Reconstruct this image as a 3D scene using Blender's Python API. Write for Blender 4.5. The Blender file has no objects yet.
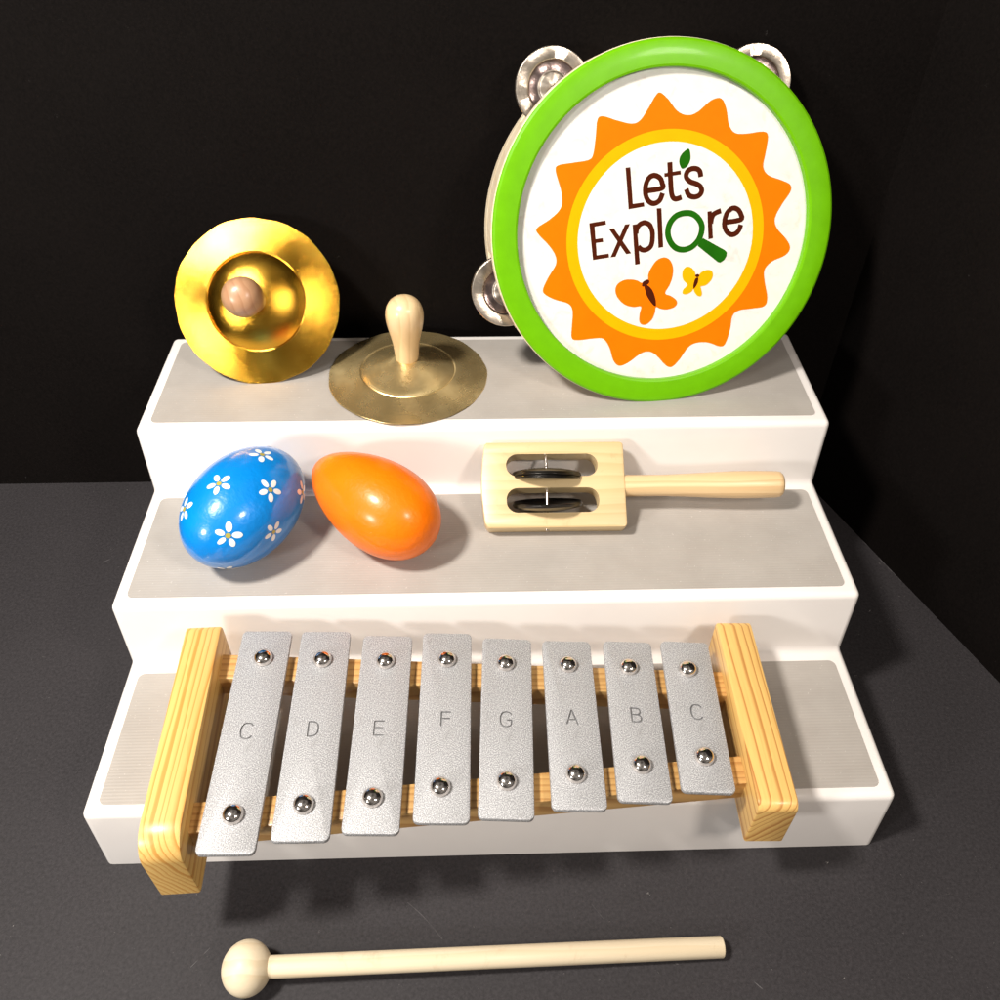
import bpy, bmesh, math, random
from mathutils import Vector, Matrix
random.seed(7)
S = 0.01                                    # everything below is written in centimetres
T1, T2, T3 = 12.546, 8.440, 4.333           # heights of the three treads
DEP, TOPD = 8.903, 8.944
C = bpy.context.scene.collection
scene = bpy.context.scene

# ------------------------------------------------------------------ materials
def new_mat(name):
    m = bpy.data.materials.new(name); m.use_nodes = True
    nt = m.node_tree; b = nt.nodes['Principled BSDF']
    return m, nt, b
def coords(nt, scale=(1, 1, 1), loc=(0, 0, 0), rot=(0, 0, 0)):
    tc = nt.nodes.new('ShaderNodeTexCoord'); mp = nt.nodes.new('ShaderNodeMapping')
    mp.inputs['Scale'].default_value = [100 * s for s in scale]      # object coordinates in cm
    mp.inputs['Location'].default_value = loc; mp.inputs['Rotation'].default_value = rot
    nt.links.new(tc.outputs['Object'], mp.inputs['Vector']); return mp.outputs['Vector']
def noise(nt, vec, scale, detail=4, rough=.55, dist=0):
    n = nt.nodes.new('ShaderNodeTexNoise'); n.inputs['Scale'].default_value = scale
    n.inputs['Detail'].default_value = detail; n.inputs['Roughness'].default_value = rough
    n.inputs['Distortion'].default_value = dist
    nt.links.new(vec, n.inputs['Vector']); return n.outputs['Fac']
def ramp(nt, fac, stops):
    r = nt.nodes.new('ShaderNodeValToRGB'); e = r.color_ramp.elements
    e[0].position, e[0].color = stops[0][0], (*stops[0][1], 1)
    e[1].position, e[1].color = stops[-1][0], (*stops[-1][1], 1)
    for p, c in stops[1:-1]:
        k = e.new(p); k.color = (*c, 1)
    nt.links.new(fac, r.inputs['Fac']); return r.outputs['Color']
def bump(nt, b, h, strength, dist):
    n = nt.nodes.new('ShaderNodeBump'); n.inputs['Strength'].default_value = strength
    n.inputs['Distance'].default_value = dist * S
    nt.links.new(h, n.inputs['Height']); nt.links.new(n.outputs['Normal'], b.inputs['Normal']); return n
def mixc(nt, fac, a, b_, mode='MIX'):
    m = nt.nodes.new('ShaderNodeMix'); m.data_type = 'RGBA'; m.blend_type = mode
    if isinstance(fac, float): m.inputs[0].default_value = fac
    else: nt.links.new(fac, m.inputs[0])
    for s, v in ((6, a), (7, b_)):
        if isinstance(v, tuple): m.inputs[s].default_value = (*v, 1)
        else: nt.links.new(v, m.inputs[s])
    return m.outputs[2]
def mathn(nt, op, a, b_=None, c_=None):
    m = nt.nodes.new('ShaderNodeMath'); m.operation = op
    for i, v in enumerate((a, b_, c_)):
        if v is None: continue
        if isinstance(v, (int, float)): m.inputs[i].default_value = v
        else: nt.links.new(v, m.inputs[i])
    return m.outputs[0]
def plain(name, col, rough=.5, metal=0, coat=0, coat_rough=.1, spec=.5, var=.06, vs=1.2, bstr=.0, bs=8., bd=.02):
    m, nt, b = new_mat(name); v = coords(nt)
    lo = tuple(max(0, c * (1 - var)) for c in col); hi = tuple(min(1, c * (1 + var)) for c in col)
    nt.links.new(ramp(nt, noise(nt, v, vs), [(.3, lo), (.7, hi)]), b.inputs['Base Color'])
    b.inputs['Roughness'].default_value = rough; b.inputs['Metallic'].default_value = metal
    b.inputs['Coat Weight'].default_value = coat; b.inputs['Coat Roughness'].default_value = coat_rough
    b.inputs['Specular IOR Level'].default_value = spec
    if bstr: bump(nt, b, noise(nt, v, bs, 3), bstr, bd)
    return m
def wood(name, light, dark, ring=2.8, tilt=.5, sharp=.35, rough=.38, stretch=.12, axis='Y', coat=.25, wob=.5):
    """growth rings about an axis far to the side: lines along the length, slanted bands on the end grain"""
    m, nt, b = new_mat(name)
    sc = {'Y': (1, stretch, 1), 'X': (stretch, 1, 1), 'Z': (1, 1, stretch)}[axis]
    v = coords(nt, sc)
    sep = nt.nodes.new('ShaderNodeSeparateXYZ'); nt.links.new(v, sep.inputs[0])
    a, c_ = {'Y': (0, 2), 'X': (1, 2), 'Z': (0, 1)}[axis]
    u = mathn(nt, 'ADD', sep.outputs[a], mathn(nt, 'MULTIPLY', sep.outputs[c_], tilt))
    u = mathn(nt, 'ADD', u, mathn(nt, 'MULTIPLY', noise(nt, v, .55, 2), wob))
    cu = nt.nodes.new('ShaderNodeCombineXYZ'); nt.links.new(u, cu.inputs[0])
    irr = noise(nt, cu.outputs[0], ring * .45, 3, .6)                 # rings of uneven width
    w = mathn(nt, 'FRACT', mathn(nt, 'ADD', mathn(nt, 'MULTIPLY', u, ring), mathn(nt, 'MULTIPLY', irr, 2.2)))
    depth = noise(nt, cu.outputs[0], ring * .8, 2, .5)                # and of uneven darkness
    fine = noise(nt, coords(nt, tuple(s_ * (1 if s_ == 1 else .4) for s_ in sc)), 11, 3)
    col = ramp(nt, w, [(0, light), (1 - sharp, tuple(l * .9 + d * .1 for l, d in zip(light, dark))), (.93, dark), (1, light)])
    col = mixc(nt, mathn(nt, 'MULTIPLY', depth, .5), col, light)
    col = mixc(nt, mathn(nt, 'MULTIPLY', fine, .35), col, tuple(d * .9 for d in dark))
    big = ramp(nt, noise(nt, v, .35, 2), [(.3, (.88, .86, .84)), (.7, (1, 1, 1))])
    col = mixc(nt, 1.0, col, big, 'MULTIPLY')
    nt.links.new(col, b.inputs['Base Color'])
    b.inputs['Roughness'].default_value = rough
    b.inputs['Coat Weight'].default_value = coat; b.inputs['Coat Roughness'].default_value = .25
    bump(nt, b, fine, .15, .02)
    return m

def m_white():
    m, nt, b = new_mat('white_plastic'); v = coords(nt)
    nt.links.new(ramp(nt, noise(nt, v, .25, 3), [(.3, (.80, .755, .725)), (.7, (.83, .79, .76))]), b.inputs['Base Color'])
    b.inputs['Roughness'].default_value = .16
    scuff = ramp(nt, noise(nt, coords(nt, (1, 1, 2.2)), 3.2, 5, .7), [(.70, (0, 0, 0)), (.76, (.5, .5, .5))])
    old = b.inputs['Base Color'].links[0].from_socket
    nt.links.new(mixc(nt, scuff, old, (.60, .55, .51)), b.inputs['Base Color'])
    b.inputs['Specular IOR Level'].default_value = .55
    nt.links.new(ramp(nt, noise(nt, v, 1.5, 4), [(.3, (.12,) * 3), (.75, (.24,) * 3)]), b.inputs['Roughness'])
    bump(nt, b, noise(nt, v, .35, 2), .12, .06)
    return m
def m_mat():
    m, nt, b = new_mat('ribbed_grey_rubber'); v = coords(nt)
    w = nt.nodes.new('ShaderNodeTexWave'); w.wave_type = 'BANDS'; w.bands_direction = 'Y'
    w.inputs['Scale'].default_value = 1.9; w.inputs['Distortion'].default_value = 0
    nt.links.new(v, w.inputs['Vector'])
    base = ramp(nt, noise(nt, v, .5, 5), [(.3, (.36, .33, .30)), (.7, (.40, .37, .34))])
    sm = noise(nt, coords(nt, (.5, 2.5, 1)), 1.6, 5, .6)
    base = mixc(nt, ramp(nt, sm, [(.60, (0, 0, 0)), (.74, (.22, .22, .22))]), base, (.46, .43, .41))
    sp = noise(nt, v, 9, 2)
    base = mixc(nt, ramp(nt, sp, [(.70, (0, 0, 0)), (.76, (1, 1, 1))]), base, (.55, .52, .49))
    base = mixc(nt, mathn(nt, 'MULTIPLY', w.outputs['Fac'], .06), base, (.2, .19, .18))
    nt.links.new(base, b.inputs['Base Color'])
    b.inputs['Roughness'].default_value = .5
    bump(nt, b, w.outputs['Fac'], .25, .015)
    return m
def m_board(name, lo, hi, rough, speck=.2, spec=.3):
    m, nt, b = new_mat(name); b.inputs['Specular IOR Level'].default_value = spec; v = coords(nt)
    base = ramp(nt, noise(nt, v, .12, 4), [(.3, lo), (.7, hi)])
    weave = noise(nt, coords(nt, (1, 1, 1)), 6, 6, .75)
    base = mixc(nt, ramp(nt, weave, [(.35, (0, 0, 0)), (.7, (.5, .5, .5))]), base, tuple(c * 2.6 for c in hi))
    wv = nt.nodes.new('ShaderNodeVectorMath'); wv.operation = 'MULTIPLY_ADD'; wv.inputs[1].default_value = (.5, .5, .5)
    nz = nt.nodes.new('ShaderNodeTexNoise'); nz.inputs['Scale'].default_value = 7; nt.links.new(v, nz.inputs['Vector'])
    nt.links.new(nz.outputs['Color'], wv.inputs[0]); nt.links.new(v, wv.inputs[2])     # ragged specks
    for sc, r0, r1, k in ((.42, .012, .026, 1), (1.3, .02, .04, .55), (3.1, .03, .07, .28)):
        vo = nt.nodes.new('ShaderNodeTexVoronoi'); vo.inputs['Scale'].default_value = sc; nt.links.new(wv.outputs[0], vo.inputs['Vector'])
        base = mixc(nt, ramp(nt, vo.outputs['Distance'], [(r0, (speck * k,) * 3), (r1, (0, 0, 0))]), base, (.45, .42, .40))
    nt.links.new(base, b.inputs['Base Color'])
    b.inputs['Roughness'].default_value = rough
    bump(nt, b, weave, .25, .02)
    return m
def m_brass(name, lo, hi, r0, r1, speck, radial=0.):
    m, nt, b = new_mat(name); v = coords(nt)
    n1 = noise(nt, v, .6, 4, .6)
    base = ramp(nt, n1, [(.3, lo), (.7, hi)])
    nt.links.new(base, b.inputs['Base Color'])
    b.inputs['Metallic'].default_value = 1
    fl = noise(nt, v, 20, 2, .7)
    nt.links.new(ramp(nt, n1, [(.3, (r0,) * 3), (.7, (r1,) * 3)]), b.inputs['Roughness'])
    if radial:       # fine turned rings round the centre
        sep = nt.nodes.new('ShaderNodeSeparateXYZ'); nt.links.new(v, sep.inputs[0])
        rr = mathn(nt, 'SQRT', mathn(nt, 'ADD', mathn(nt, 'MULTIPLY', sep.outputs[0], sep.outputs[0]), mathn(nt, 'MULTIPLY', sep.outputs[1], sep.outputs[1])))
        cx = nt.nodes.new('ShaderNodeCombineXYZ'); nt.links.new(rr, cx.inputs[0])
        h = noise(nt, cx.outputs[0], 9, 4, .7)
        h = mathn(nt, 'ADD', mathn(nt, 'MULTIPLY', h, radial), mathn(nt, 'MULTIPLY', fl, speck))
        bump(nt, b, h, .35, .03)
        b.inputs['Anisotropic'].default_value = .75; b.inputs['Metallic'].default_value = .86
        tg = nt.nodes.new('ShaderNodeTangent'); tg.direction_type = 'RADIAL'; tg.axis = 'Z'
        nt.links.new(tg.outputs[0], b.inputs['Tangent'])
    else:
        bump(nt, b, fl, speck, .03)
    return m
def m_silver():
    m, nt, b = new_mat('sparkling_silver_paint'); v = coords(nt)
    f = noise(nt, v, 21, 1, .8)
    nt.links.new(ramp(nt, f, [(.34, (.23, .23, .24)), (.5, (.36, .36, .37)), (.66, (.66, .66, .67))]), b.inputs['Base Color'])
    b.inputs['Metallic'].default_value = .3; b.inputs['Roughness'].default_value = .58
    bump(nt, b, f, .4, .01)
    return m
M = {
 'white': m_white(), 'mat': m_mat(),
 'board': m_board('black_display_board', (.0022, .0016, .0014), (.0036, .0027, .0024), .7, .05, .06),
 'floor': m_board('black_board_floor', (.0175, .0157, .0170), (.0235, .0212, .0228), .6, .5, .2),
 'brass': m_brass('speckled_golden_brass', (.70, .36, .03), (.80, .46, .06), .15, .24, .36, 0),
 'brass_dull': m_brass('dull_turned_brass', (.74, .54, .24), (.88, .68, .34), .22, .32, .25, .7),
 'pine': wood('varnished_pine', (.87, .59, .20), (.52, .20, .02), ring=3.3, tilt=.5, sharp=.45, wob=.5),
 'pine_bold': wood('bold_grained_pine', (.86, .57, .19), (.34, .09, .008), ring=2.3, tilt=-.75, sharp=.40, wob=.5),
 'rail': wood('pine_rail', (.80, .50, .19), (.46, .20, .05), ring=3.2, tilt=.3, sharp=.5, axis='X', wob=.4),
 'beech': wood('pale_beech', (.80, .58, .32), (.62, .40, .20), ring=2.2, tilt=.4, sharp=.6, axis='X', wob=.9, coat=.1),
 'beech_z': wood('pale_beech_knob', (.82, .62, .36), (.66, .46, .24), ring=1.6, tilt=.4, sharp=.6, axis='Z', wob=.9, coat=.5),
 'beech_dark': wood('brown_beech_knob', (.52, .30, .17), (.40, .20, .10), ring=1.8, tilt=.4, sharp=.6, axis='Z', wob=.9, coat=.4),
 'birch': wood('pale_birch', (.70, .54, .30), (.60, .43, .21), ring=1.5, tilt=.4, sharp=.6, axis='X', wob=1.2, coat=.1),
 'maple': wood('bare_maple', (.82, .71, .52), (.72, .58, .38), ring=1.3, tilt=.4, sharp=.6, axis='X', wob=1.2, coat=.05, rough=.5),
 'shell': wood('whitewashed_beech_hoop', (.82, .72, .55), (.74, .60, .40), ring=1.2, tilt=.4, sharp=.6, axis='X', wob=1.2, coat=.1),
 'silver': m_silver(),
 'tarnish': plain('tarnished_nickel', (.30, .23, .22), .3, 1, var=.25, vs=2, bstr=.3, bs=4, bd=.05),
 'groove': plain('stamped_groove', (.21, .21, .215), .6, .3, var=.3),
 'chrome': plain('chrome_screw', (.78, .73, .69), .14, 1, var=.1, vs=3),
 'steel': plain('worn_nickel_jingle', (.60, .53, .45), .33, 1, var=.2, vs=1.3, bstr=.3, bs=3, bd=.05),
 'steel_dark': plain('dark_steel_jingle', (.07, .065, .06), .3, 1, var=.2, vs=1.2, bstr=.2, bs=4, bd=.03),
 'green': plain('lime_green_plastic', (.135, .42, .001), .36, spec=.2, coat=.06, var=.05, bstr=.08, bs=2, bd=.05),
 'head': plain('white_drum_skin', (.76, .745, .70), .5, var=.05, vs=1.3, spec=.3),
 'sun': plain('orange_print', (.92, .175, .001), .5, var=.03, spec=.04),
 'yolk': plain('yellow_print', (.92, .40, .001), .5, var=.03, spec=.04),
 'brown': plain('dark_brown_print', (.062, .010, .003), .6, var=.1, spec=.03),
 'dgreen': plain('dark_green_print', (.012, .11, .003), .6, var=.1, spec=.03),
 'blue': plain('glossy_blue_lacquer', (.001, .215, .66), .32, spec=.3, coat=.7, coat_rough=.13, var=.08, vs=.6, bstr=.5, bs=4, bd=.05),
 'orange': plain('glossy_orange_lacquer', (.90, .18, .001), .40, spec=.22, coat=.35, coat_rough=.2, var=.05, vs=.7, bstr=.5, bs=4, bd=.05),
 'worn': plain('worn_paper_edge', (.06, .056, .058), .7, spec=.1, var=.7, vs=2),
 'petal': plain('white_petal_paint', (.82, .84, .82), .35, var=.05, coat=.5),
 'eye': plain('olive_yellow_paint', (.42, .36, .06), .4, var=.1, coat=.5),
}

# ------------------------------------------------------------------ mesh helpers
def obj(name, bm, mats, parent=None, smooth=None, recalc=True):
    """link a bmesh (cm) as ONE object; smooth = auto-smooth angle in degrees"""
    if recalc: bmesh.ops.recalc_face_normals(bm, faces=bm.faces)
    bmesh.ops.scale(bm, vec=(S, S, S), verts=bm.verts)
    if smooth is not None:
        for f in bm.faces: f.smooth = True
        lim = math.radians(smooth)
        for e in bm.edges:
            if len(e.link_faces) == 2 and e.calc_face_angle(0) > lim: e.smooth = False
    me = bpy.data.meshes.new(name); bm.to_mesh(me); bm.free()
    if not isinstance(mats, (list, tuple)): mats = [mats]
    for m in mats: me.materials.append(M[m])
    o = bpy.data.objects.new(name, me); C.objects.link(o)
    if parent: o.parent = parent
    return o
def thing(name, label, cat, mat=None, group=None):
    o = bpy.data.objects.new(name, None); C.objects.link(o); o.empty_display_size = .01
    if mat is not None: o.matrix_world = mat
    o['label'] = label; o['category'] = cat
    if group: o['group'] = group
    return o
def tag(o, label, cat, group=None):
    o['label'] = label; o['category'] = cat
    if group: o['group'] = group
    return o
def frame(org, x=(1, 0, 0), y=(0, 1, 0), z=(0, 0, 1)):
    x, y, z = Vector(x).normalized(), Vector(y).normalized(), Vector(z).normalized()
    m = Matrix((x, y, z)).transposed().to_4x4(); m.translation = Vector(org) * S; return m
def bev(bm, r, seg=3, ang=40, sel=None):
    bmesh.ops.recalc_face_normals(bm, faces=bm.faces); bm.normal_update()
    es = [e for e in bm.edges if len(e.link_faces) == 2 and e.calc_face_angle(0) > math.radians(ang) and (sel is None or sel(e))]
    if es: bmesh.ops.bevel(bm, geom=es, offset=r, segments=seg, profile=.5, affect='EDGES', clamp_overlap=True)
def prism(pts, z0, z1, bm=None, mi=0):
    bm = bm or bmesh.new()
    a = [bm.verts.new((p[0], p[1], z0)) for p in pts]; b = [bm.verts.new((p[0], p[1], z1)) for p in pts]
    n = len(pts); fs = [bm.faces.new(a[::-1]), bm.faces.new(b)]
    for i in range(n): fs.append(bm.faces.new((a[i], a[(i + 1) % n], b[(i + 1) % n], b[i])))
    for f in fs: f.material_index = mi
    return bm
def box(x0, x1, y0, y1, z0, z1, bm=None): return prism([(x0, y0), (x1, y0), (x1, y1), (x0, y1)], z0, z1, bm)
def rrect(x0, x1, y0, y1, r, n=6):
    out = []
    for cx, cy, a0 in ((x1 - r, y1 - r, 0), (x0 + r, y1 - r, 90), (x0 + r, y0 + r, 180), (x1 - r, y0 + r, 270)):
        for k in range(n + 1):
            a = math.radians(a0 + 90 * k / n); out.append((cx + r * math.cos(a), cy + r * math.sin(a)))
    return out
def lathe(prof, n=72, axis='Z', bm=None, mi=0, off=(0, 0, 0), closed=False):
    """prof: (radius, height) pairs turned about an axis; radius 0 ends are poles"""
    bm = bm or bmesh.new(); rings = []
    def P(r, h, a):
        c, s = r * math.cos(a), r * math.sin(a)
        p = {'Z': (c, s, h), 'X': (h, c, s), 'Y': (s, h, c)}[axis]
        return [p[i] + off[i] for i in range(3)]
    for r, h in prof:
        if r < 1e-6: rings.append([bm.verts.new(P(0, h, 0))])
        else: rings.append([bm.verts.new(P(r, h, 2 * math.pi * k / n)) for k in range(n)])
    seq = list(zip(rings, rings[1:])) + ([(rings[-1], rings[0])] if closed else [])
    for A, B in seq:
        for k in range(n):
            j = (k + 1) % n
            if len(A) == 1 and len(B) == 1: continue
            if len(A) == 1: f = bm.faces.new((A[0], B[j], B[k]))
            elif len(B) == 1: f = bm.faces.new((A[k], A[j], B[0]))
            else: f = bm.faces.new((A[k], A[j], B[j], B[k]))
            f.material_index = mi
    return bm
def catmull(pts, closed=True, sub=4):
    n = len(pts); out = []
    rng = range(n) if closed else range(n - 1)
    g = lambda i: pts[i % n] if closed else pts[max(0, min(n - 1, i))]
    for i in rng:
        p0, p1, p2, p3 = g(i - 1), g(i), g(i + 1), g(i + 2)
        for k in range(sub):
            t = k / sub
            out.append(tuple(.5 * (2 * b + (c - a) * t + (2 * a - 5 * b + 4 * c - d) * t * t + (3 * b - a - 3 * c + d) * t ** 3)
                             for a, b, c, d in zip(p0, p1, p2, p3)))
    if not closed: out.append(tuple(pts[-1]))
    return out
def ribbon(pts, w, closed=False):
    """outline of a stroke of width w along pts -> list of (left, right)"""
    n = len(pts); L = []
    for i in range(n):
        a = pts[(i - 1) % n] if closed else pts[max(0, i - 1)]
        b = pts[(i + 1) % n] if closed else pts[min(n - 1, i + 1)]
        dx, dy = b[0] - a[0], b[1] - a[1]; l = math.hypot(dx, dy) or 1
        nx, ny = -dy / l * w / 2, dx / l * w / 2
        L.append(((pts[i][0] + nx, pts[i][1] + ny), (pts[i][0] - nx, pts[i][1] - ny)))
    return L
def sheet(bm, pts, z, mi):
    f = bm.faces.new([bm.verts.new((p[0], p[1], z)) for p in pts]); f.material_index = mi
    if f.calc_area() and f.normal.z < 0: f.normal_flip()
    f.normal_update()
    if f.normal.z < 0: f.normal_flip()
    bmesh.ops.triangulate(bm, faces=[f])
def stroke(bm, pts, w, z, mi, closed=False):
    R = ribbon(pts, w, closed); V = [(bm.verts.new((*l, z)), bm.verts.new((*r, z))) for l, r in R]
    n = len(V)
    for i in range(n if closed else n - 1):
        a, b = V[i], V[(i + 1) % n]
        f = bm.faces.new((a[0], a[1], b[1], b[0])); f.material_index = mi; f.normal_update()
        if f.normal.z < 0: f.normal_flip()
def boolean(o, cutters):
    """cut the closed cutters out of o; both are in o's own coordinates, solved at centimetre scale"""
    up = Matrix.Scale(100, 4); keep = o.parent, o.matrix_local.copy()
    o.parent = None; o.matrix_world = Matrix(); o.data.transform(up)
    for k in cutters:
        k.parent = None; k.matrix_world = Matrix(); k.data.transform(up)
        md = o.modifiers.new('cut', 'BOOLEAN'); md.operation = 'DIFFERENCE'; md.solver = 'EXACT'; md.use_self = True; md.object = k
    bpy.context.view_layer.update()
    dg = bpy.context.evaluated_depsgraph_get()
    me = bpy.data.meshes.new_from_object(o.evaluated_get(dg)); old = o.data
    o.modifiers.clear(); me.name = old.name; o.data = me; me.transform(Matrix.Scale(.01, 4))
    for k in cutters: bpy.data.objects.remove(k, do_unlink=True)
    bpy.data.meshes.remove(old)
    o.parent, o.matrix_local = keep
    return o

def smudge(name, scale, lo, hi, amt, tint):
    """handling marks: faint blotches with a shape of their own on an existing material"""
    nt = M[name].node_tree; b = nt.nodes['Principled BSDF']; old = b.inputs['Base Color'].links[0].from_socket
    f = ramp(nt, noise(nt, coords(nt), scale, 5, .65, .6), [(lo, (0, 0, 0)), (hi, (amt,) * 3)])
    nt.links.new(mixc(nt, f, old, tint), b.inputs['Base Color'])
smudge('head', 1.1, .56, .70, .55, (.66, .56, .50))
smudge('silver', .9, .56, .72, .45, (.27, .265, .26))
smudge('maple', .8, .58, .70, .4, (.55, .40, .25))
smudge('birch', 1.0, .60, .70, .4, (.48, .33, .16))
smudge('green', 2.4, .70, .74, .6, (.05, .16, .01))
KEY, RIGHT, LEFT, WORLD = 13, 3.0, 5.2, .20
# ------------------------------------------------------------------ setting
bm = bmesh.new(); v = [bm.verts.new(p) for p in ((-160, -160, 0), (160, -160, 0), (160, 60, 0), (-160, 60, 0))]; bm.faces.new(v)
def scratch(bm, pts, w, z, mi=1):
    stroke(bm, catmull(pts, False, 6), w, z, mi)
for i, (pts, w) in enumerate((([(-4.2, -2.6), (-3.4, -3.3), (-2.5, -4.3)], .035), ([(-13.2, -4.4), (-13.9, -5.2)], .04), ([(22.2, 15.2), (22.6, 15.1)], .09),
        ([(25.5, 20.5), (25.9, 19.6), (26.3, 18.3), (26.9, 16.8)], .05), ([(11.5, -6.4), (11.9, -6.8)], .04), ([(-25.2, 19.5), (-24.6, 19.9)], .06), ([(4.6, -2.9), (5.1, -3.6)], .03))):
    scratch(bm, pts, w, .004)
fl = obj('floor', bm, ['floor', 'worn'], recalc=False); fl['kind'] = 'structure'; fl['label'] = 'black board floor with dust specks and fine scratches'
def board_strip(pts, h, lean, t=.4):
    """folded standing board: pts are its foot line, each leaning back a little"""
    bm = bmesh.new(); F = []
    for (x, y, lx, ly) in pts:
        F.append([bm.verts.new((x, y, .01)), bm.verts.new((x + lx * h, y + ly * h, h)), bm.verts.new((x + lx * h * .99, y + ly * h + t, h)), bm.verts.new((x, y + t, .01))])
    for A, B in zip(F, F[1:]):
        for i in range(4): bm.faces.new((A[i], A[(i + 1) % 4], B[(i + 1) % 4], B[i]))
    bm.faces.new(F[0]); bm.faces.new(F[-1][::-1]); return bm
bd = obj('backdrop', board_strip([(-58, 2, -.05, .02), (-46, 27.2, -.02, .07), (23.0, 27.3, .02, .07), (33.2, 0, .05, .02)], 62, 0), 'board')
bd['kind'] = 'structure'; bd['label'] = 'tall black folding board standing behind the white steps'

# ------------------------------------------------------------------ three-step stand
def stand():
    t = thing('tiered_stand', 'white glossy plastic three-step display stand with grey ribbed mats', 'display stand', frame((0, 0, 0)))
    d = -.40; W = 19.1
    prof = [(d, 0), (0, T3), (DEP + d, T3), (DEP, T2), (2 * DEP + d, T2), (2 * DEP, T1), (2 * DEP + TOPD, T1), (2 * DEP + TOPD + .3, 0)]
    bm = bmesh.new()
    a = [bm.verts.new((-W, y, z + .02)) for y, z in prof]; b = [bm.verts.new((W, y, z + .02)) for y, z in prof]
    # the tread surfaces flare a touch wider at the foot of each riser
    n = len(prof)
    bm.faces.new(a); bm.faces.new(b[::-1])
    for i in range(n): bm.faces.new((a[i], b[i], b[(i + 1) % n], a[(i + 1) % n]))
    bev(bm, .34, 4, 30, lambda e: max(v.co.z for v in e.verts) > .1)
    obj('stand_body', bm, 'white', t, 35)
    for (y0, y1, z) in ((.50, 7.75, T3), (DEP + .58, 16.72, T2), (2 * DEP + .62, 26.15, T1)):
        bm = prism(rrect(-18.42, 18.42, y0, y1, .35), z + .012, z + .05)
        obj('grip_mat', bm, 'mat', t)
stand()

# ------------------------------------------------------------------ cymbals
R1 = 4.61
CYM = [(R1, .0), (R1 - .02, .04), (4.3, .07), (3.9, .135), (3.5, .22), (3.1, .32), (2.78, .41), (2.70, .38), (2.64, .43)]
CYM_TOP = {'cone': [(2.3, .56), (1.7, .80), (1.1, 1.02), (.75, 1.20), (.40, 1.26), (0, 1.27)],
           'dome': [(2.45, .58), (2.15, .78), (1.75, .95), (1.25, 1.12), (.75, 1.20), (.40, 1.22), (0, 1.22)]}
def cymbal(label, mat, kind, metal, knobmat, L, tl=None, tilt=(0, 0)):
    t = thing('hand_cymbal', label, 'cymbal', mat, 'pair of small brass cymbals')
    top = CYM + CYM_TOP[kind]
    under = [(r, h - .07) for r, h in top[::-1]]; under[-1] = (R1, -.03)
    bm = lathe(top + under[1:] if under[0][0] < 1e-6 else top + under, 128)
    bmesh.ops.remove_doubles(bm, verts=bm.verts, dist=1e-4)
    # hand-cut rim: a few shallow dents
    for v in bm.verts:
        r = math.hypot(v.co.x, v.co.y)
        if r > 4.5:
            a = math.atan2(v.co.y, v.co.x); v.co.xy *= 1 + .004 * math.sin(7 * a + 1) + .003 * math.sin(17 * a)
    obj('cymbal_plate', bm, metal, t, 22)
    h0 = 1.16
    prof = [(0, h0), (.60, h0), (.66, h0 + .06), (.70, h0 + .5), (.76, h0 + 1.1), (.88, h0 + 1.7), (1.0, h0 + 2.25), (1.06, h0 + 2.75),
            (1.03, h0 + 3.15), (.90, h0 + 3.5), (.68, h0 + 3.76), (.36, h0 + 3.92), (0, h0 + 3.96)]
    k = L / 5.12
    prof = [(r, h0 + (h - h0) * k) for r, h in prof]
    bm = lathe(catmull(prof[1:], False, 3) + [], 48)
    bmesh.ops.contextual_create(bm, geom=[e for e in bm.edges if len(e.link_faces) == 1])
    obj('wooden_knob', bm, knobmat, t, 60)
    return t
def disc_frame(C_, az, el):
    n = Vector((math.sin(az) * math.cos(el), -math.cos(az) * math.cos(el), math.sin(el)))
    a = Vector((0, 0, 1)).cross(n).normalized() ; b = n.cross(a)
    return frame(C_, a, b, n)
def tilt_frame(C_, nx, ny):
    n = Vector((nx, ny, 1)).normalized(); a = Vector((1, 0, 0)); a = (a - n * a.dot(n)).normalized()
    return frame(C_, a, n.cross(a), n)
cymbal('dull brass cymbal lying flat with its pale wooden knob pointing up', tilt_frame((-4.50, 22.50, T1 + .10), .012, .008), 'cone', 'brass_dull', 'beech_z', 5.12)
cymbal('shiny golden cymbal standing tilted back with its brown knob facing forward', disc_frame((-12.89, 24.53, 16.335), .052, .613), 'dome', 'brass', 'beech_dark', 5.0)

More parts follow.
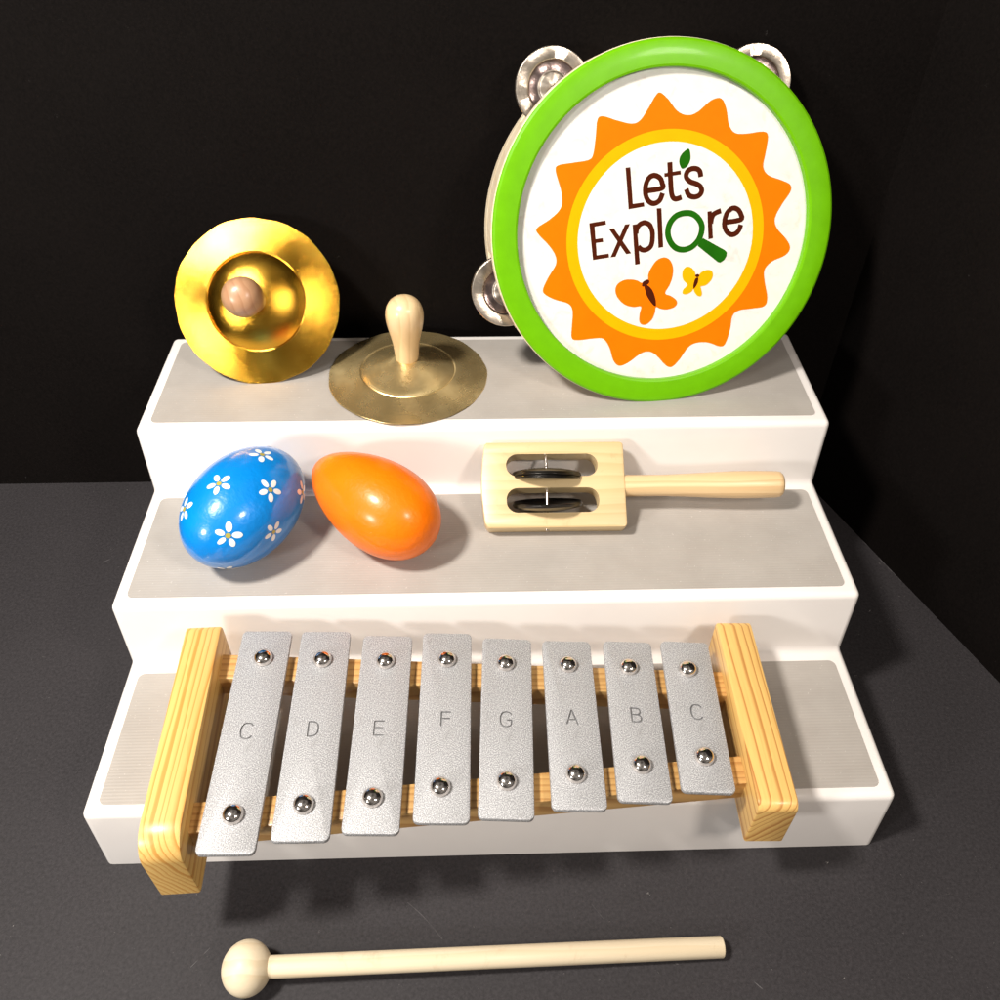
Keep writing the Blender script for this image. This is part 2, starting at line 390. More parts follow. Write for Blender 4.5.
# ------------------------------------------------------------------ tambourine
# outlines of the print, in cm on the skin (x right, y up); P polygon, S stroke, C smooth shape, O closed stroke
G = {
 'P_L':[[-2.11,3.29],[-1.861,3.314],[-1.695,1.515],[-1.104,1.562],[-1.073,1.352],[-1.917,1.251]],
 'P_E':[[-4.019,0.658],[-3.152,0.759],[-3.114,0.548],[-3.729,0.471],[-3.682,-0.157],[-3.293,-0.126],[-3.266,-0.33],[-3.656,-0.361],[-3.614,-0.993],[-2.965,-0.931],[-2.937,-1.139],[-3.818,-1.23]],
 'P_x1':[[-2.97,0.333],[-2.704,0.347],[-1.734,-0.988],[-2.014,-1.017]],
 'P_x2':[[-2.102,0.505],[-1.836,0.519],[-2.593,-1.121],[-2.862,-1.14]],
 'P_l':[[-0.408,1.229],[-0.153,1.233],[0.007,-0.757],[-0.252,-0.782]],
 'P_p1':[[-1.695,0.465],[-1.462,0.5],[-1.256,-1.565],[-1.515,-1.59]],
 'S_p2':[[-1.494,0.005],[-1.471,0.207],[-1.362,0.407],[-1.195,0.514],[-1.02,0.54],[-0.774,0.419],[-0.632,0.137],[-0.598,-0.118],[-0.613,-0.475],[-0.719,-0.729],[-0.957,-0.847],[-1.174,-0.821],[-1.37,-0.662]],
 'S_e1':[[-0.96,2.121],[-0.147,2.222],[-0.155,2.467],[-0.251,2.689],[-0.442,2.823],[-0.654,2.857],[-0.858,2.749],[-1.003,2.484],[-1.046,2.142],[-0.99,1.846],[-0.857,1.621],[-0.639,1.492],[-0.428,1.513],[-0.239,1.657],[-0.118,1.976]],
 'S_t1':[[0.22,3.468],[0.291,2.605],[0.356,2.015],[0.434,1.767],[0.557,1.665],[0.706,1.662],[0.915,1.732]],
 'P_t2':[[-0.054,2.942],[0.812,3.042],[0.835,2.847],[-0.034,2.757]],
 'S_s':[[1.912,2.681],[1.852,2.94],[1.7,3.074],[1.461,3.107],[1.229,3.024],[1.12,2.832],[1.165,2.637],[1.372,2.461],[1.67,2.358],[1.891,2.23],[1.995,2.031],[1.929,1.835],[1.766,1.729],[1.501,1.72],[1.279,1.848],[1.155,2.122]],
 'C_leaf':[[1.213,4.073],[1.31,3.794],[1.303,3.506],[1.162,3.243],[0.907,3.118],[0.753,3.323],[0.722,3.565],[0.812,3.803],[0.985,3.967]],
 'O_o':[[1.179,0.924],[1.559,0.855],[1.899,0.586],[2.086,0.227],[2.061,-0.18],[1.896,-0.535],[1.563,-0.837],[1.135,-0.945],[0.721,-0.842],[0.405,-0.525],[0.24,-0.087],[0.301,0.369],[0.549,0.717],[0.834,0.871]],
 'P_h':[[2.185,-0.398],[3.436,-1.09],[3.557,-1.223],[3.544,-1.405],[3.424,-1.612],[3.214,-1.737],[3.073,-1.697],[1.914,-0.794],[2.008,-0.59]],
 'P_r1':[[2.358,0.938],[2.582,0.964],[2.731,-0.442],[2.484,-0.478]],
 'S_r2':[[2.576,0.317],[2.609,0.595],[2.743,0.819],[3.099,0.952]],
 'S_e2':[[3.401,0.349],[4.231,0.452],[4.195,0.737],[4.053,0.941],[3.855,1.046],[3.668,1.025],[3.467,0.854],[3.346,0.553],[3.332,0.198],[3.434,-0.059],[3.584,-0.226],[3.781,-0.303],[3.994,-0.251],[4.158,-0.076],[4.244,0.188]],
 'C_bf':[[-0.803,-2.417],[-0.784,-2.133],[-0.605,-1.76],[-0.328,-1.422],[0.057,-1.288],[0.392,-1.44],[0.579,-1.853],[0.572,-2.295],[0.432,-2.737],[0.219,-3.083],[0.228,-3.244],[0.499,-3.348],[0.812,-3.583],[0.872,-3.811],[0.669,-4.001],[0.273,-4.074],[-0.064,-4.012],[-0.302,-3.908],[-0.354,-4.199],[-0.504,-4.555],[-0.793,-4.809],[-1.06,-4.821],[-1.222,-4.632],[-1.219,-4.239],[-1.134,-3.883],[-1.237,-3.816],[-1.601,-3.825],[-2.07,-3.662],[-2.446,-3.297],[-2.59,-2.909],[-2.502,-2.593],[-2.182,-2.38],[-1.79,-2.34],[-1.394,-2.42],[-1.126,-2.554]],
 'C_bb':[[-0.988,-2.698],[-0.823,-2.702],[-0.547,-2.965],[-0.359,-3.42],[-0.319,-3.842],[-0.51,-3.739],[-0.794,-3.344],[-0.943,-2.955]],
 'C_bh':[[-1.121,-2.663],[-1.062,-2.505],[-0.87,-2.402],[-0.723,-2.451],[-0.729,-2.59],[-0.92,-2.732],[-1.084,-2.759]],
 'C_sf':[[1.878,-2.406],[1.814,-2.138],[1.601,-1.911],[1.366,-1.842],[1.177,-1.963],[1.107,-2.214],[1.179,-2.534],[1.427,-2.796],[1.367,-2.89],[1.18,-3.077],[1.179,-3.27],[1.394,-3.309],[1.653,-3.206],[1.776,-3.062],[1.856,-3.257],[2.035,-3.436],[2.223,-3.461],[2.265,-3.301],[2.209,-3.074],[2.187,-2.945],[2.462,-2.888],[2.743,-2.64],[2.834,-2.355],[2.738,-2.131],[2.47,-2.079],[2.18,-2.179],[2.014,-2.365]],
 'C_sb':[[1.915,-2.458],[2.023,-2.493],[1.976,-2.779],[1.788,-3.043],[1.761,-2.837],[1.828,-2.551]],
 'C_sh':[[1.828,-2.341],[1.942,-2.268],[2.078,-2.335],[2.018,-2.423],[1.899,-2.419]],
 'C_sun':[[-0.368,6.747],[0.064,6.411],[0.541,5.871],[1.076,5.662],[1.59,5.789],[2.297,6.313],[2.813,6.372],[3.106,5.9],[3.289,5.155],[3.626,4.74],[4.238,4.675],[5.143,4.742],[5.426,4.504],[5.365,3.742],[5.282,3.042],[5.587,2.612],[6.314,2.341],[6.84,2.087],[6.88,1.726],[6.449,1.081],[6.14,0.428],[6.29,-0.094],[6.88,-0.705],[7.123,-1.164],[6.891,-1.538],[6.121,-1.854],[5.761,-2.274],[5.823,-2.894],[6.039,-3.761],[5.906,-4.231],[5.228,-4.323],[4.418,-4.394],[4.085,-4.703],[4.01,-5.374],[3.779,-6.178],[3.461,-6.331],[2.748,-6.064],[2.089,-6.043],[1.611,-6.272],[1.156,-6.913],[0.717,-7.311],[0.346,-7.182],[-0.177,-6.622],[-0.599,-6.363],[-1.087,-6.429],[-1.805,-6.896],[-2.325,-7.043],[-2.662,-6.704],[-2.896,-5.965],[-3.233,-5.471],[-3.799,-5.421],[-4.685,-5.457],[-5.009,-5.287],[-4.985,-4.621],[-4.947,-3.837],[-5.189,-3.441],[-5.902,-3.189],[-6.454,-2.866],[-6.532,-2.557],[-6.221,-1.958],[-5.834,-1.366],[-5.837,-0.918],[-6.148,-0.392],[-6.762,0.283],[-6.762,0.574],[-6.152,0.922],[-5.622,1.342],[-5.443,1.767],[-5.509,2.406],[-5.756,3.25],[-5.639,3.553],[-4.893,3.649],[-4.072,3.745],[-3.823,3.975],[-3.692,4.724],[-3.595,5.599],[-3.305,5.768],[-2.559,5.543],[-1.812,5.37],[-1.373,5.525],[-0.955,6.093],[-0.612,6.619]],
}

def tambourine():
    az, el = .098, .393
    n = Vector((math.sin(az) * math.cos(el), -math.cos(az) * math.cos(el), math.sin(el)))
    a = Vector((0, 0, 1)).cross(n).normalized(); b = n.cross(a)
    t = thing('tambourine', 'round tambourine with lime green rim and orange sun print, leaning on the backdrop', 'tambourine',
              frame((9.535, 23.281, 21.065), a, b, n))
    R = 9.203
    jang = [(55, 8.60), (128, 9.15), (198, 8.80), (343, 7.6)]
    # hoop: front and back bands with the jingle slots open between them
    bm = bmesh.new()
    for z0, z1 in ((-.95, -.24), (-3.4, -2.25)):
        lathe([(9.18, z1 - .02), (9.24, z1 - .09), (9.24, z0), (8.55, z0), (8.55, z1)], 120, bm=bm, closed=True)
    N = 180
    gap = lambda d: any(abs((d - j + 180) % 360 - 180) < 14 for j, _ in jang)
    secs = []; cur = []
    for k in range(N):
        d = k * 360 / N
        if gap(d + 1): 
            if cur: secs.append(cur); cur = []
        else: cur.append(k)
    if cur: secs.append(cur)
    for s in secs:
        ks = s + [s[-1] + 1]; ring = []
        for k in ks:
            A = 2 * math.pi * k / N; c_, s_ = math.cos(A), math.sin(A)
            ring.append([bm.verts.new((r * c_, r * s_, z)) for r, z in ((9.235, -.951), (9.235, -2.249), (8.55, -2.249), (8.55, -.951))])
        for A, B in zip(ring, ring[1:]):
            for i in range(4): bm.faces.new((A[i], A[(i + 1) % 4], B[(i + 1) % 4], B[i]))
        bm.faces.new(ring[0]); bm.faces.new(ring[-1])
    obj('wooden_hoop', bm, 'shell', t, 40)
    prof = [(7.88, -.385), (7.88, -.06), (7.91, .0), (8.0, .035), (8.4, .05), (8.85, .04), (9.06, .0), (9.16, -.07), (R - .005, -.16), (9.16, -.225), (9.0, -.235), (8.54, -.235), (8.54, -.385)]
    obj('rim_ring', lathe(prof, 160, closed=True), 'green', t, 14)
    # drum skin with its print: every printed layer is a film 0.04 mm above the one below
    bm = lathe([(0, -.40), (8.54, -.40), (8.54, -.44), (0, -.44)], 120)
    z = -.396; dz = .004
    sheet(bm, catmull(G['C_sun'], True, 4), z, 1)
    cx, cy = .15, -.335
    circ = lambda r, n=120: [(cx + r * math.cos(2 * math.pi * k / n), cy + r * math.sin(2 * math.pi * k / n)) for k in range(n)]
    sheet(bm, circ(5.39), z + dz, 2); sheet(bm, circ(4.79), z + 2 * dz, 0)
    zz = z + 3 * dz; i = 0
    for key, pts in G.items():
        i += 1; q = zz + .0007 * i
        if key in ('C_sun',): continue
        if key.startswith('P_'): sheet(bm, pts, q, 4 if key == 'P_h' else 3)
        elif key.startswith('S_'): stroke(bm, catmull(pts, False, 5), .265, q, 3)
        elif key.startswith('O_'): stroke(bm, catmull(pts, True, 5), .31, q, 4, True)
        else:
            mi = {'C_leaf': 4, 'C_bf': 1, 'C_sf': 2}.get(key, 3)
            sheet(bm, catmull(pts, True, 5), q + (.012 if mi == 3 else 0), mi)
    obj('drum_skin', bm, ['head', 'sun', 'yolk', 'brown', 'dgreen'], t, recalc=False)
    # jingles: two cupped discs on a pin in each slot
    jp = [(1.88, 0), (1.90, .03), (1.86, .06), (1.34, .07), (1.28, .03), (1.24, -.05), (1.18, -.07), (.80, -.07), (.74, -.05), (.70, .02), (.62, .05), (0, .06)]
    for k, (d, r) in enumerate(jang):
        A = math.radians(d); cx, cy = r * math.cos(A), r * math.sin(A)
        for s in (1, -1):
            bm = lathe([(q, s * h) for q, h in jp] + [(q, s * (h - .04)) for q, h in jp[::-1][1:]], 64)
            bmesh.ops.remove_doubles(bm, verts=bm.verts, dist=1e-4)
            for f in bm.faces: f.material_index = 1 if .78 < f.calc_center_median().xy.length < 1.27 else 0
            for v in bm.verts:                       # small knocks in the thin metal
                q_ = math.atan2(v.co.y, v.co.x); v.co.z += .018 * math.sin(3 * q_ + k) * v.co.xy.length + .012 * math.sin(8 * q_ + 2 * k)
            rot = Matrix.Rotation(math.radians(random.uniform(-3, 3)), 4, 'X') @ Matrix.Rotation(math.radians(random.uniform(-3, 3)), 4, 'Y')
            bmesh.ops.transform(bm, matrix=Matrix.Translation((cx, cy, -1.6 + s * .2)) @ rot, verts=bm.verts)
            obj('jingle', bm, ['steel', 'tarnish'], t, 35)
        bm = lathe([(0, -.95), (.07, -.95), (.07, -2.25), (0, -2.25)], 12, off=(8.8 * math.cos(A), 8.8 * math.sin(A), 0))
        obj('jingle_pin', bm, 'chrome', t, 40)
tambourine()

# ------------------------------------------------------------------ egg shakers
def egg(name, label, x, y, az, el, L, W, k, mats, flowers=()):
    ax = Vector((math.cos(az) * math.cos(el), math.sin(az) * math.cos(el), math.sin(el)))
    u = Vector((-math.sin(az), math.cos(az), 0)); v = ax.cross(u)
    def P(t, ph, off=0):
        r = W / 2 * math.sin(t) * (1 - k * math.cos(t)); z = L / 2 * math.cos(t)
        # outward normal from the profile derivative
        dr = W / 2 * (math.cos(t) * (1 - k * math.cos(t)) + math.sin(t) * k * math.sin(t)); dz = -L / 2 * math.sin(t)
        nl = math.hypot(dr, dz) or 1; nr, nz = -dz / nl, dr / nl
        r += nr * off; z += nz * off
        return ax * z + (u * math.cos(ph) + v * math.sin(ph)) * r
    zmin = min(P(math.pi * i / 80, 2 * math.pi * j / 80).z for i in range(81) for j in range(80))
    bm = bmesh.new(); NT, NP = 64, 96; rings = []
    for i in range(NT + 1):
        t = math.pi * i / NT
        rings.append([bm.verts.new(P(t, 0))] if i in (0, NT) else [bm.verts.new(P(t, 2 * math.pi * j / NP)) for j in range(NP)])
    for A, B in zip(rings, rings[1:]):
        for j in range(NP):
            m = (j + 1) % NP
            if len(A) == 1: bm.faces.new((A[0], B[j], B[m]))
            elif len(B) == 1: bm.faces.new((A[j], B[0], A[m]))
            else: bm.faces.new((A[j], B[j], B[m], A[m]))
    bmesh.ops.recalc_face_normals(bm, faces=bm.faces)
    def patch(t0, p0, cx, cy, rx, ry, ang, mi, off):
        """oval dab of paint lying on the curved shell"""
        def loc(a, b):
            r0 = W / 2 * math.sin(t0) * (1 - k * math.cos(t0))
            ds = math.hypot(W / 2 * math.cos(t0), L / 2 * math.sin(t0))
            return P(t0 + a / ds, p0 + b / r0, off)
        pts = []; c_, s_ = math.cos(ang), math.sin(ang)
        prev = [bm.verts.new(loc(cx, cy))]; n = 16
        for q in (.5, 1):
            ring = []
            for i in range(n):
                th = 2 * math.pi * i / n; e1, e2 = rx * math.cos(th) * q, ry * math.sin(th) * q
                ring.append(bm.verts.new(loc(cx + e1 * c_ - e2 * s_, cy + e1 * s_ + e2 * c_)))
            for i in range(n):
                j = (i + 1) % n
                f = bm.faces.new((prev[0], ring[i], ring[j]) if len(prev) == 1 else (prev[i], ring[i], ring[j], prev[j])); f.material_index = mi
                f.normal_update()
                if f.normal.dot(f.calc_center_median()) < 0: f.normal_flip()
            prev = ring
    for (t0, p0, rot, sz) in flowers:
        for q in range(5):
            a = rot + 2 * math.pi * q / 5 + random.uniform(-.1, .1)
            d = .40 * sz
            patch(t0, p0, d * math.cos(a), d * math.sin(a), .235 * sz, .145 * sz, a, 1, .012)
        patch(t0, p0, 0, 0, .13 * sz, .13 * sz, 0, 2, .022)
    o = obj(name, bm, mats, None, 180, recalc=False)
    o.location = Vector((x, y, T2 + .045 - zmin)) * S
    return tag(o, label, 'egg shaker', 'painted wooden egg shakers')
egg('egg_shaker', 'bright blue wooden egg painted with white daisies on the middle step', -12.622, 13.292, 1.073, .022, 7.57, 5.353, .023,
    ['blue', 'petal', 'eye'],
    [(1.872, 1.575, .3, 1), (1.52, 2.378, .9, 1), (2.381, 2.488, .1, 1.05), (1.817, 3.071, 1.3, .9), (1.105, 1.732, .5, 1.0), (2.326, .929, .7, 1),
     (1.011, 3.055, .4, 1), (1.5, 4.2, 0, 1), (1.9, 5.3, .5, 1), (.75, 4.9, .2, 1), (2.5, 4.1, 1, 1), (1.3, 6.1, .3, 1), (.5, 1.0, .8, .9)])
egg('egg_shaker', 'plain glossy orange wooden egg beside the blue daisy egg', -6.033, 13.627, 2.494, .111, 7.919, 4.763, .195, ['orange'])

# ------------------------------------------------------------------ jingle stick
def jingle_stick():
    az, ph = -.005, .539
    u = Vector((math.cos(az), math.sin(az), 0)); back = Vector((-math.sin(az), math.cos(az), 0))
    v = back * math.cos(ph) + Vector((0, 0, 1)) * math.sin(ph); n = u.cross(v)
    TK = 1.10
    t = thing('jingle_stick', 'pale wooden jingle stick with two slots of metal discs, propped against the riser', 'jingle stick',
              frame(Vector((-.223, 13.637, T2 + .05)), u, v, n))
    Wd, Hh = 7.68, 4.83
    left = [(.10, .08), (.03, .3), (-.06, 1.0), (-.14, 1.9), (-.15, 2.7), (-.09, 3.7), (.0, 4.4), (.05, Hh - .14), (.17, Hh)]
    out = [(.35, 0)] + [] 
    right = rrect(3, Wd, 0, Hh, .22)
    right = [p for p in right if p[0] > 4]
    right.sort(key=lambda p: 0)
    poly = [(.22, 0.0)] + [p for p in right if p[1] < 2] + [p for p in right if p[1] > 2] + left[::-1][:-1]
    bm = prism(poly, 0, TK); bmesh.ops.recalc_face_normals(bm, faces=bm.faces)
    bev(bm, .10, 2, 50)
    bl = obj('slotted_block', bm, 'birch', t, 40)
    bpy.context.view_layer.update()
    ks = []
    for y0, y1 in ((.84, 2.22), (2.86, 4.14)):
        k = obj('cut', prism(rrect(1.22, 6.22, y0, y1, .62, 10), -.5, TK + .5), 'birch', t); ks.append(k)
    bpy.context.view_layer.update()
    boolean(bl, ks)
    prof = [(0, 7.66), (.60, 7.67), (.59, 8.6), (.59, 9.8), (.63, 11.0), (.70, 12.4), (.755, 13.8), (.755, 15.0), (.73, 16.1), (.70, 16.3), (.60, 16.42), (0, 16.44)]
    bm = lathe([(r, h) for r, h in prof], 40, 'X', off=(0, Hh / 2 + .02, TK / 2))
    obj('turned_handle', bm, 'beech', t, 50)
    for (y0, y1, yc, sg, tx, tz) in ((2.86, 4.14, 3.08, 1, 13, -1), (.84, 2.22, 1.46, -1, 17, 1.5)):
        for q_ in (0, 1):
            Rj = 1.92 - .04 * q_
            jp = [(Rj - .02, 0), (Rj, .02), (Rj - .02, .05)] + [(Rj * math.cos(a_), .05 + .34 * math.sin(a_)) for a_ in (.25, .5, .75, 1.0, 1.25)] + [(0, .39)]
            bm = lathe([(q, sg * h) for q, h in jp] + [(q, sg * (h - .05)) for q, h in jp[::-1][1:]], 72, 'Y')
            bmesh.ops.remove_doubles(bm, verts=bm.verts, dist=1e-4)
            rot = Matrix.Rotation(math.radians(tx + 3 * q_), 4, 'X') @ Matrix.Rotation(math.radians(tz), 4, 'Z')
            bmesh.ops.transform(bm, matrix=Matrix.Translation((3.45, yc - sg * .10 * q_, TK / 2)) @ rot, verts=bm.verts)
            obj('jingle', bm, 'steel_dark', t, 35)
        obj('jingle_pin', lathe([(0, y0), (.075, y0), (.075, y1), (0, y1)], 14, 'Y', off=(3.45, 0, TK / 2)), 'chrome', t, 40)
    # the pin head in the lower edge of the block
    obj('pin_head', lathe([(0, -.03), (.10, -.03), (.12, .0), (.12, .02)], 16, 'Y', off=(3.42, 0, TK / 2)), 'chrome', t, 40)
jingle_stick()

# ------------------------------------------------------------------ toy glockenspiel
LET = {
 'C': [[(.25, .26), (.17, .37), (.0, .41), (-.17, .36), (-.26, .2), (-.28, 0), (-.26, -.2), (-.17, -.36), (0, -.41), (.17, -.37), (.25, -.26)]],
 'D': [[(-.22, -.40), (-.22, .40)], [(-.24, .38), (0, .38), (.17, .30), (.25, .12), (.25, -.12), (.17, -.30), (0, -.38), (-.24, -.38)]],
 'E': [[(-.22, -.40), (-.22, .40)], [(-.22, .38), (.24, .38)], [(-.22, .02), (.20, .02)], [(-.22, -.38), (.24, -.38)]],
 'F': [[(-.22, -.40), (-.22, .40)], [(-.22, .38), (.24, .38)], [(-.22, .02), (.20, .02)]],
 'G': [[(.25, .26), (.17, .37), (.0, .41), (-.17, .36), (-.26, .2), (-.28, 0), (-.26, -.2), (-.17, -.36), (0, -.41), (.17, -.36), (.25, -.25), (.25, -.04)], [(.04, -.04), (.27, -.04)]],
 'A': [[(-.27, -.40), (.0, .41)], [(.0, .41), (.27, -.40)], [(-.19, -.14), (.19, -.14)]],
 'B': [[(-.22, -.40), (-.22, .40)], [(-.24, .38), (.03, .38), (.18, .32), (.21, .20), (.18, .08), (.05, .02), (-.24, .02)],
       [(-.05, .02), (.10, .0), (.22, -.08), (.25, -.2), (.21, -.32), (.07, -.38), (-.24, -.38)]],
}
BARS = [  # back x,y, front x,y, top z, back screw x,y, front screw x,y, letter centre x,y
 ('C', -11.006, 7.476, -10.969, -3.653, 8.187, -10.957, 5.817, -10.918, -2.012, -11.05, 1.93),
 ('D', -8.142, 7.473, -8.053, -3.134, 8.073, -8.136, 5.746, -8.087, -1.586, -8.14, 2.03),
 ('E', -5.087, 7.224, -5.222, -2.848, 7.957, -5.132, 5.678, -5.228, -1.302, -5.19, 2.07),
 ('F', -2.164, 7.401, -2.298, -2.407, 7.841, -2.175, 5.773, -2.371, -.829, -2.17, 2.54),
 ('G', .792, 7.086, .428, -2.256, 7.729, .668, 5.571, .493, -.564, .60, 2.52),
 ('A', 3.74, 6.961, 3.586, -1.867, 7.609, 3.694, 5.493, 3.547, -.247, 3.65, 2.64),
 ('B', 6.796, 6.941, 6.478, -1.524, 7.491, 6.661, 5.366, 6.528, .193, 6.66, 2.75),
 ('C', 9.703, 6.949, 9.341, -1.101, 7.377, 9.545, 5.262, 9.437, .58, 9.57, 2.91),
]
def glockenspiel():
    t = thing('glockenspiel', 'eight-bar toy glockenspiel with silver metal bars in a varnished pine frame', 'glockenspiel', frame((0, 0, T3)))
    Z = lambda z: z - T3
    def block(x, y, ang, L, th, h, rf, mat):
        prof = [(0.25, 0), (L - .12, 0), (L, .12)]
        n = 8
        for k in range(n + 1):
            a = math.radians(90 * k / n); prof.append((L - rf + rf * math.cos(a), h - rf + rf * math.sin(a)))
        prof += [(.35, h), (.10, h - .10), (0, h - .35), (0, .25)]
        bm = bmesh.new()
        d = Vector((math.sin(ang), -math.cos(ang), 0)); nn = Vector((math.cos(ang), math.sin(ang), 0))
        V = [[bm.verts.new(Vector((x, y, Z(T3) + .06)) + nn * s * th / 2 + d * p + Vector((0, 0, q))) for p, q in prof] for s in (-1, 1)]
        bm.faces.new(V[0]); bm.faces.new(V[1][::-1])
        for i in range(len(prof)): bm.faces.new((V[0][i], V[0][(i + 1) % len(prof)], V[1][(i + 1) % len(prof)], V[1][i]))
        bmesh.ops.recalc_face_normals(bm, faces=bm.faces)
        bev(bm, .09, 2, 60)
        o = obj('end_block', bm, mat, t, 40)
        return o
    l = block(-14.0, 7.50, .036, 11.2, 1.70, 4.36, 1.25, 'pine'); l['label'] = 'longer pine end block beside the longest bar'
    r = block(12.346, 7.95, -.023, 10.0, 1.75, 3.35, .45, 'pine_bold'); r['label'] = 'shorter pine end block with bold dark grain'
    zb = lambda x: 8.187 + (x + 11) * (7.377 - 8.187) / 20.6
    for (ya, yb, w, zo) in ((5.82, 4.87, 1.40, .60), (-1.85, .33, 1.36, .60)):
        xa, xb = -13.3, 11.6; bm = bmesh.new(); V = []
        for x, y in ((xa, ya), (xb, yb)):
            zt = Z(zb(x) - zo)
            V.append([bm.verts.new(p) for p in ((x, y - w / 2, zt), (x, y + w / 2, zt), (x, y + w / 2, zt - 1.35), (x, y - w / 2, zt - 1.35))])
        bm.faces.new(V[0]); bm.faces.new(V[1][::-1])
        for i in range(4): bm.faces.new((V[0][i], V[0][(i + 1) % 4], V[1][(i + 1) % 4], V[1][i]))
        bmesh.ops.recalc_face_normals(bm, faces=bm.faces); bev(bm, .06, 2, 60)
        rl = obj('rail', bm, 'rail', t, 40)
    def make_screw(par, x, y, z, zfoot):
        bm = lathe([(0, zfoot), (.10, zfoot), (.10, z - .02), (.42, z), (.45, z + .05), (.44, z + .16), (.38, z + .29), (.26, z + .38), (.12, z + .42), (0, z + .43)], 32, off=(x, y, 0))
        return obj('screw', bm, 'chrome', par, 60)
    for i, (ch, bx, by, fx, fy, z, s1x, s1y, s2x, s2y, lx, ly) in enumerate(BARS):
        ang = math.atan2(bx - fx, by - fy); L = math.hypot(bx - fx, by - fy); cx, cy = (bx + fx) / 2, (by + fy) / 2
        w = 2.40
        bm = prism(rrect(-w / 2, w / 2, -L / 2, L / 2, .26, 6), -.27, 0); bmesh.ops.recalc_face_normals(bm, faces=bm.faces)
        bev(bm, .055, 2, 60)
        bar = obj('metal_bar', bm, ['silver', 'groove'], t, 40)
        bar.location = Vector((cx, cy, Z(z))) * S; bar.rotation_euler = (0, 0, -ang)
        slope = math.atan((7.377 - 8.187) / 20.6); bar.rotation_euler = (0, -slope, -ang)
        bpy.context.view_layer.update()
        inv = (Matrix.Translation(bar.location) @ bar.rotation_euler.to_matrix().to_4x4()).inverted()
        lc = inv @ (Vector((lx, ly, Z(z))) * S) / S
        ks = []
        for s, st in enumerate(LET[ch]):
            pts = catmull(st, False, 3) if len(st) > 2 else st
            pts = [(p[0] * .95 + lc.x, p[1] * .95 + lc.y) for p in pts]
            R_ = ribbon(pts, .072); poly = [a for a, _ in R_] + [b for _, b in R_[::-1]]
            ks.append(obj('cut', prism(poly, -.06, .1, mi=1), ['silver', 'groove'], bar))
        bpy.context.view_layer.update()
        boolean(bar, ks)
        bar['label'] = ('silver bar stamped %s' % ch) if ch != 'C' else ('longest silver bar, stamped C' if i == 0 else 'shortest silver bar, stamped C')
        for sx, sy in ((s1x, s1y), (s2x, s2y)):
            q = inv @ (Vector((sx, sy, Z(z))) * S) / S
            make_screw(bar, q.x, q.y, 0.0, -.9)
glockenspiel()

# ------------------------------------------------------------------ mallet
def mallet():
    t = thing('mallet', 'pale wooden mallet with a round head lying on the black floor', 'mallet', frame((-11.06, -5.68, 0)))
    hx = 1.16
    A = Vector((-10.1, -5.652, 1.16)); B = Vector((10.36, -5.14, .47))
    d = (B - A).normalized(); o = Vector((-11.06, -5.68, 0))
    rot = Vector((1, 0, 0)).rotation_difference(d).to_matrix().to_4x4()
    bm = lathe([(1.16 * math.sin(math.pi * i / 32), -1.08 * math.cos(math.pi * i / 32)) for i in range(33)], 48, 'X')
    bmesh.ops.transform(bm, matrix=Matrix.Translation((0, 0, 1.17)) @ rot, verts=bm.verts)
    obj('mallet_head', bm, 'maple', t, 180)
    L = (B - A).length
    bm = lathe([(0, -.3), (.47, -.3), (.47, L - .05), (.43, L), (0, L)], 32, 'X')
    bmesh.ops.transform(bm, matrix=Matrix.Translation(A - o) @ rot, verts=bm.verts)
    obj('stick', bm, 'maple', t, 50)
mallet()

# ------------------------------------------------------------------ camera
cam = bpy.data.cameras.new('camera'); co = bpy.data.objects.new('camera', cam); C.objects.link(co)
cam.sensor_fit = 'HORIZONTAL'; cam.sensor_width = 36; cam.lens = 36 * .86522; cam.clip_start = .01; cam.clip_end = 20
co.location = Vector((-.6889, -18.8857, 42.7686)) * S
co.rotation_euler = (.79722246, -.00998473, -.03016684)
scene.camera = co

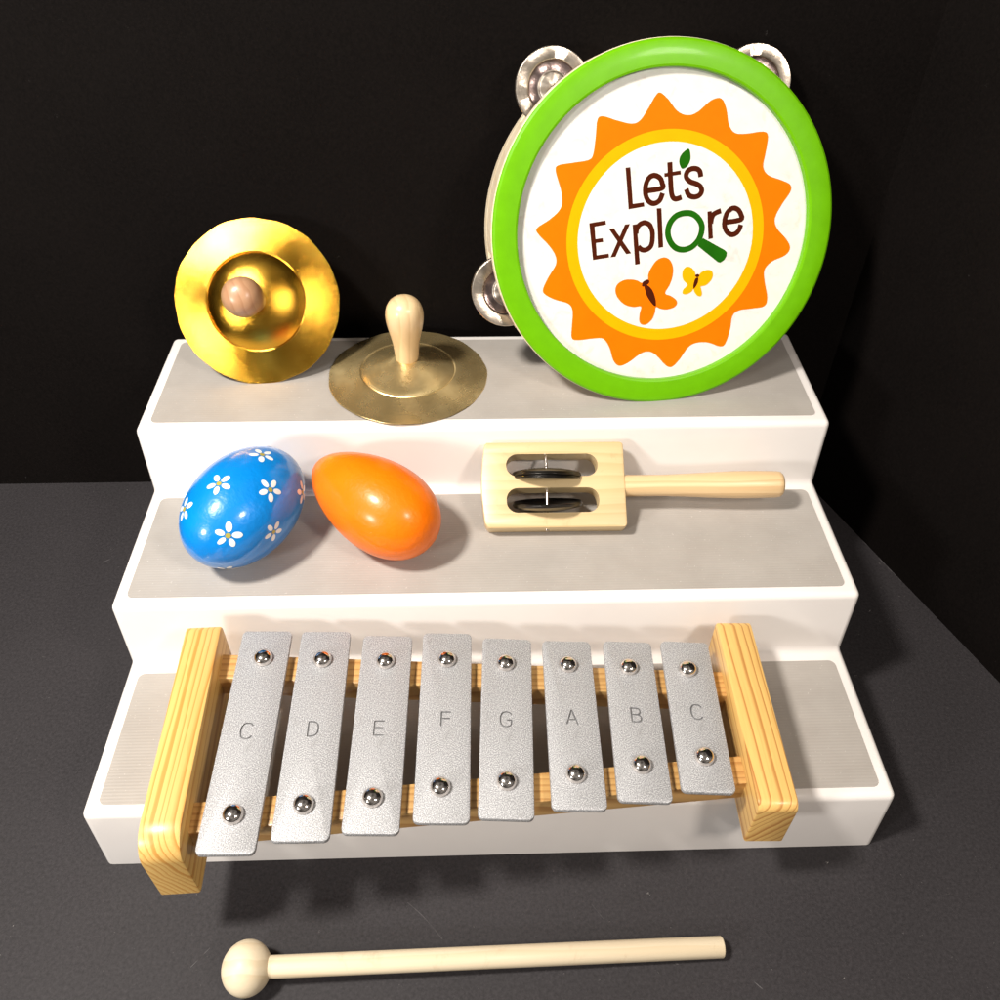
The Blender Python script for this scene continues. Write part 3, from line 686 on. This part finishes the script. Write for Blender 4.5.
# ------------------------------------------------------------------ light: room lamps and a dim warm room
def lamp(name, loc, target, size, power, col):
    l = bpy.data.lights.new(name, 'AREA'); l.shape = 'DISK'; l.size = size * S; l.energy = power; l.color = col
    o = bpy.data.objects.new(name, l); C.objects.link(o); o.location = Vector(loc) * S
    o.rotation_euler = (Vector(target) - Vector(loc)).to_track_quat('-Z', 'Y').to_euler(); return o
lamp('ceiling_lamp', (-43, -10, 90), (0, 10, 6), 12, KEY, (1, .945, .87))
lamp('right_lamp', (40, -38, 72), (0, 12, 8), 12, RIGHT, (1, .90, .80))
lamp('left_lamp', (-72, -56, 46), (0, 12, 8), 16, LEFT, (1, .97, .93))
w = bpy.data.worlds.new('World'); scene.world = w; w.use_nodes = True
nt = w.node_tree; bg = nt.nodes['Background']
tc = nt.nodes.new('ShaderNodeTexCoord'); sp = nt.nodes.new('ShaderNodeSeparateXYZ'); nt.links.new(tc.outputs['Generated'], sp.inputs[0])
rp = nt.nodes.new('ShaderNodeValToRGB'); e = rp.color_ramp.elements
mr = nt.nodes.new('ShaderNodeMath'); mr.operation = 'MULTIPLY_ADD'; mr.inputs[1].default_value = .5; mr.inputs[2].default_value = .5
nt.links.new(sp.outputs['Z'], mr.inputs[0])
m2 = nt.nodes.new('ShaderNodeMath'); m2.operation = 'MULTIPLY_ADD'; m2.inputs[1].default_value = -.30
nt.links.new(sp.outputs['Y'], m2.inputs[0]); nt.links.new(mr.outputs[0], m2.inputs[2]); nt.links.new(m2.outputs[0], rp.inputs[0])
e[0].position = .3; e[0].color = (.10, .08, .07, 1); e[1].position = .95; e[1].color = (.95, .88, .80, 1)
k = e.new(.6); k.color = (.42, .37, .33, 1)
wn = nt.nodes.new('ShaderNodeTexNoise'); wn.inputs['Scale'].default_value = 2.2; wn.inputs['Detail'].default_value = 2; nt.links.new(tc.outputs['Generated'], wn.inputs['Vector'])
wr = nt.nodes.new('ShaderNodeValToRGB'); wr.color_ramp.elements[0].position = .40; wr.color_ramp.elements[0].color = (.35, .33, .32, 1)
wr.color_ramp.elements[1].position = .62; wr.color_ramp.elements[1].color = (1.6, 1.6, 1.6, 1); nt.links.new(wn.outputs['Fac'], wr.inputs[0])
mx = nt.nodes.new('ShaderNodeMix'); mx.data_type = 'RGBA'; mx.blend_type = 'MULTIPLY'; mx.inputs[0].default_value = 1
nt.links.new(rp.outputs[0], mx.inputs[6]); nt.links.new(wr.outputs[0], mx.inputs[7]); nt.links.new(mx.outputs[2], bg.inputs[0]); bg.inputs[1].default_value = WORLD
scene.view_settings.view_transform = 'Standard'; scene.view_settings.look = 'None'
scene.view_settings.exposure = 0; scene.view_settings.gamma = 1; scene.view_settings.use_curve_mapping = False
scene.render.engine = 'CYCLES'
